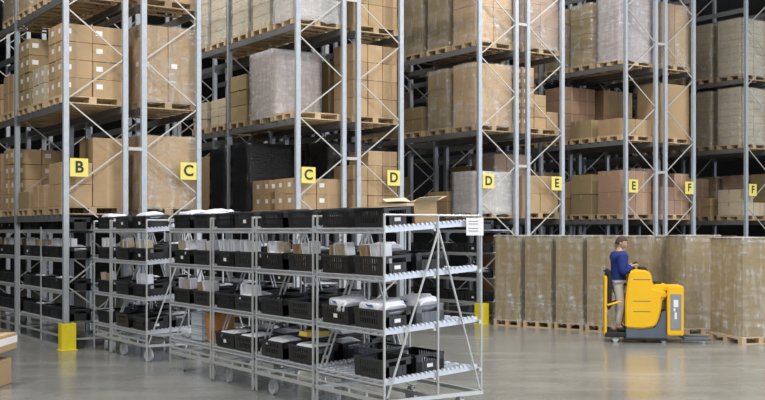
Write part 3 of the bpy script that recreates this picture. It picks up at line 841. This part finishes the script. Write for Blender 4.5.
def fig(names, grow, over=None):
    names = list(names); idx = {n: i for i, n in enumerate(names)}
    vs = [(over or {}).get(n, J[n]) for n in names]; es = [(idx[a], idx[b]) for a, b in E if a in idx and b in idx]
    rs = []
    for n in names:
        q = RD[n]; rs.append(tuple(x+grow for x in q) if isinstance(q, tuple) else q+grow)
    return vs, es, rs
man = empty('person', TRX @ Matrix.Translation((.16, 0, -.027)) @ Matrix.Scale(1.07, 4)); tag(man, 'person in navy jacket and light grey trousers driving the yellow truck', 'person')
vs, es, rs = fig(list(J), 0)
# hands and fingers: chains rooted in the palms, curled over the wheel rim
def hand(vs, es, rs, wi, side):
    w = Vector(vs[wi]); palm = w+Vector((.045, -.012*side, .012)); vs.append(tuple(palm)); rs.append(.024); pi_ = len(vs)-1; es.append((wi, pi_))
    for k in range(4):
        L = [.07, .08, .076, .06][k]; off = Vector((.028, (-.028+.019*k), .006))
        a = palm+off; b = a+Vector((L*.42, 0, .004)); c = b+Vector((L*.18, 0, -.03))
        last = pi_
        for p, rr in ((a, .0095), (b, .0088), (c, .008)):
            vs.append(tuple(p)); rs.append(rr); es.append((last, len(vs)-1)); last = len(vs)-1
    a = palm+Vector((-.005, .034*(1 if side > 0 else -1), -.006)); b = a+Vector((.03, .008*side, -.014))
    last = pi_
    for p, rr in ((a, .011), (b, .0095)):
        vs.append(tuple(p)); rs.append(rr); es.append((last, len(vs)-1)); last = len(vs)-1
nm = list(J); hand(vs, es, rs, nm.index('wrR'), 1); hand(vs, es, rs, nm.index('wrL'), -1)
body = skinned('body', vs, es, rs, 'skin', man)
# head
def head_mesh():
    bm = bmesh.new(); bmesh.ops.create_icosphere(bm, subdivisions=4, radius=1)
    for v in bm.verts:
        x, y, z = v.co
        X = x*.098; Y = y*.077; Z = z*.118
        if z < 0: Y *= 1+.25*z; X = X*(1+.08*z)+(.012*-z if x > 0 else .02*z*0)
        if x > .75: X += .0
        nose = math.exp(-((y/.16)**2+((z+.12)/.2)**2)) if x > 0 else 0; X += .026*nose
        for sy in (-1, 1):
            ey = math.exp(-(((y-sy*.38)/.17)**2+((z-.06)/.11)**2)) if x > 0 else 0; X -= .012*ey
        mo = math.exp(-((y/.28)**2+((z+.48)/.05)**2)) if x > 0 else 0; X -= .006*mo
        ch = math.exp(-((y/.35)**2+((z+.82)/.2)**2)) if x > 0 else 0; X += .012*ch
        v.co = (X, Y, Z)
    me = bpy.data.meshes.new('head'); bm.to_mesh(me); bm.free()
    for p in me.polygons: p.use_smooth = True
    me.materials.append(M['skin']); return me
HM = Matrix.Translation((-.535, 0, 1.795)) @ Matrix.Rotation(R(-14), 4, 'Z') @ Matrix.Rotation(R(24), 4, 'Y')
hd = link('head', head_mesh(), man, HM)
def blob(name, c, sx, sy, sz, mat, parent):
    bm = bmesh.new(); bmesh.ops.create_icosphere(bm, subdivisions=3, radius=1)
    for v in bm.verts: v.co = (v.co.x*sx+c[0], v.co.y*sy+c[1], v.co.z*sz+c[2])
    me = bpy.data.meshes.new(name); bm.to_mesh(me); bm.free()
    for p in me.polygons: p.use_smooth = True
    me.materials.append(M[mat]); return link(name, me, parent)
for sy in (-1, 1):
    blob('ear', (-.005, sy*.077, -.005), .018, .009, .03, 'skin', hd)
    blob('eye', (.082, sy*.03, .007), .011, .013, .009, 'eye', hd)
def hair_mesh():
    bm = bmesh.new(); bmesh.ops.create_icosphere(bm, subdivisions=4, radius=1)
    dl = [v for v in bm.verts if (v.co.x > .35 and v.co.z < .42+.1*v.co.x) or v.co.z < -.42 or (v.co.x > -.05 and v.co.z < .02)]
    bmesh.ops.delete(bm, geom=dl, context='VERTS')
    for v in bm.verts:
        j = 1+.02*math.sin(23*v.co.x)*math.sin(19*v.co.y+7*v.co.z)
        v.co = (v.co.x*.108*j-.002, v.co.y*.087*j, v.co.z*.130*j)
    bmesh.ops.solidify(bm, geom=list(bm.faces), thickness=.012)
    me = bpy.data.meshes.new('hair'); bm.to_mesh(me); bm.free()
    for p in me.polygons: p.use_smooth = True
    me.materials.append(M['hair']); return me
link('hair', hair_mesh(), hd)
vs, es, rs = fig(['waist', 'pelvis', 'chest', 'collar', 'neck', 'shR', 'elR', 'wrR', 'shL', 'elL', 'wrL'], .050, {'pelvis': (-.60, 0, 1.07), 'neck': (-.573, 0, 1.655)})
skinned('jacket', vs, es, rs, 'jacket', man)
vs, es, rs = fig(['pelvis', 'hipR', 'kneeR', 'ankR', 'hipL', 'kneeL', 'ankL'], .018)
skinned('trousers', vs, es, rs, 'trouser', man)
for s_ in 'RL':
    h_, t_ = J['heel'+s_], J['toe'+s_]
    skinned('shoe', [h_, ((h_[0]+t_[0])/2, (h_[1]+t_[1])/2, .245), t_], [(0, 1), (1, 2)], [.053, .054, .045], 'black', man)

# ------------------------------------------------------------------ high-bay lamps under the ceiling
def lamp(x, y, power, lab):
    e = empty('high_bay_lamp', Matrix.Translation((x, y, 0))); tag(e, lab, 'ceiling lamp', 'high bay lamps')
    part('housing', MB().lo(-.9, .9, -.2, .2, 11.62, 11.74), 'steel', e, .01)
    for sx in (-.7, .7): part('hanger', MB().tube((sx, 0, 11.74), (sx, 0, 12.4), .008, 6), 'steel', e)
    li = bpy.data.lights.new('lamp_light', 'AREA'); li.shape = 'RECTANGLE'; li.size = 1.7; li.size_y = .36; li.energy = power
    li.color = (1, .97, .92)
    lo_ = bpy.data.objects.new('lamp_light', li); COL.objects.link(lo_); lo_.parent = e; lo_.location = (0, 0, 11.6)
nmx = ['left', 'centre', 'right']; nmy = ['row behind the camera', 'row above the camera', 'row above the trolleys', 'row above the rack ends']
nmy.append('row added to brighten the racks, well back')  # unseen rear lamps, added to brighten the far racks
for j, y in enumerate((-4, 3, 9.5, 16, 23)):
    for i, x in enumerate((-9, 1, 11)):
        lamp(x+(y-3)*.15, y, 620, 'long high-bay lamp under the ceiling, %s, %s' % (nmx[i], nmy[j]))

# ------------------------------------------------------------------ daylight, camera
w = bpy.data.worlds.new('World'); bpy.context.scene.world = w; w.use_nodes = True
bg = w.node_tree.nodes['Background']; bg.inputs['Color'].default_value = (.80, .88, 1, 1); bg.inputs['Strength'].default_value = 2.8
cam = bpy.data.cameras.new('Camera'); co = bpy.data.objects.new('Camera', cam); COL.objects.link(co)
co.location = (0, 0, CAM_H); co.rotation_euler = (R(90), 0, 0)
cam.sensor_width = 36; cam.lens = 36*FPX/765; cam.shift_y = (HZ-200)/765; cam.clip_end = 200
sc = bpy.context.scene; sc.camera = co
sc.view_settings.view_transform = 'Standard'; sc.view_settings.look = 'None'; sc.view_settings.gamma = 1
sc.view_settings.exposure = -0.08
print('CARTONS', COUNT)
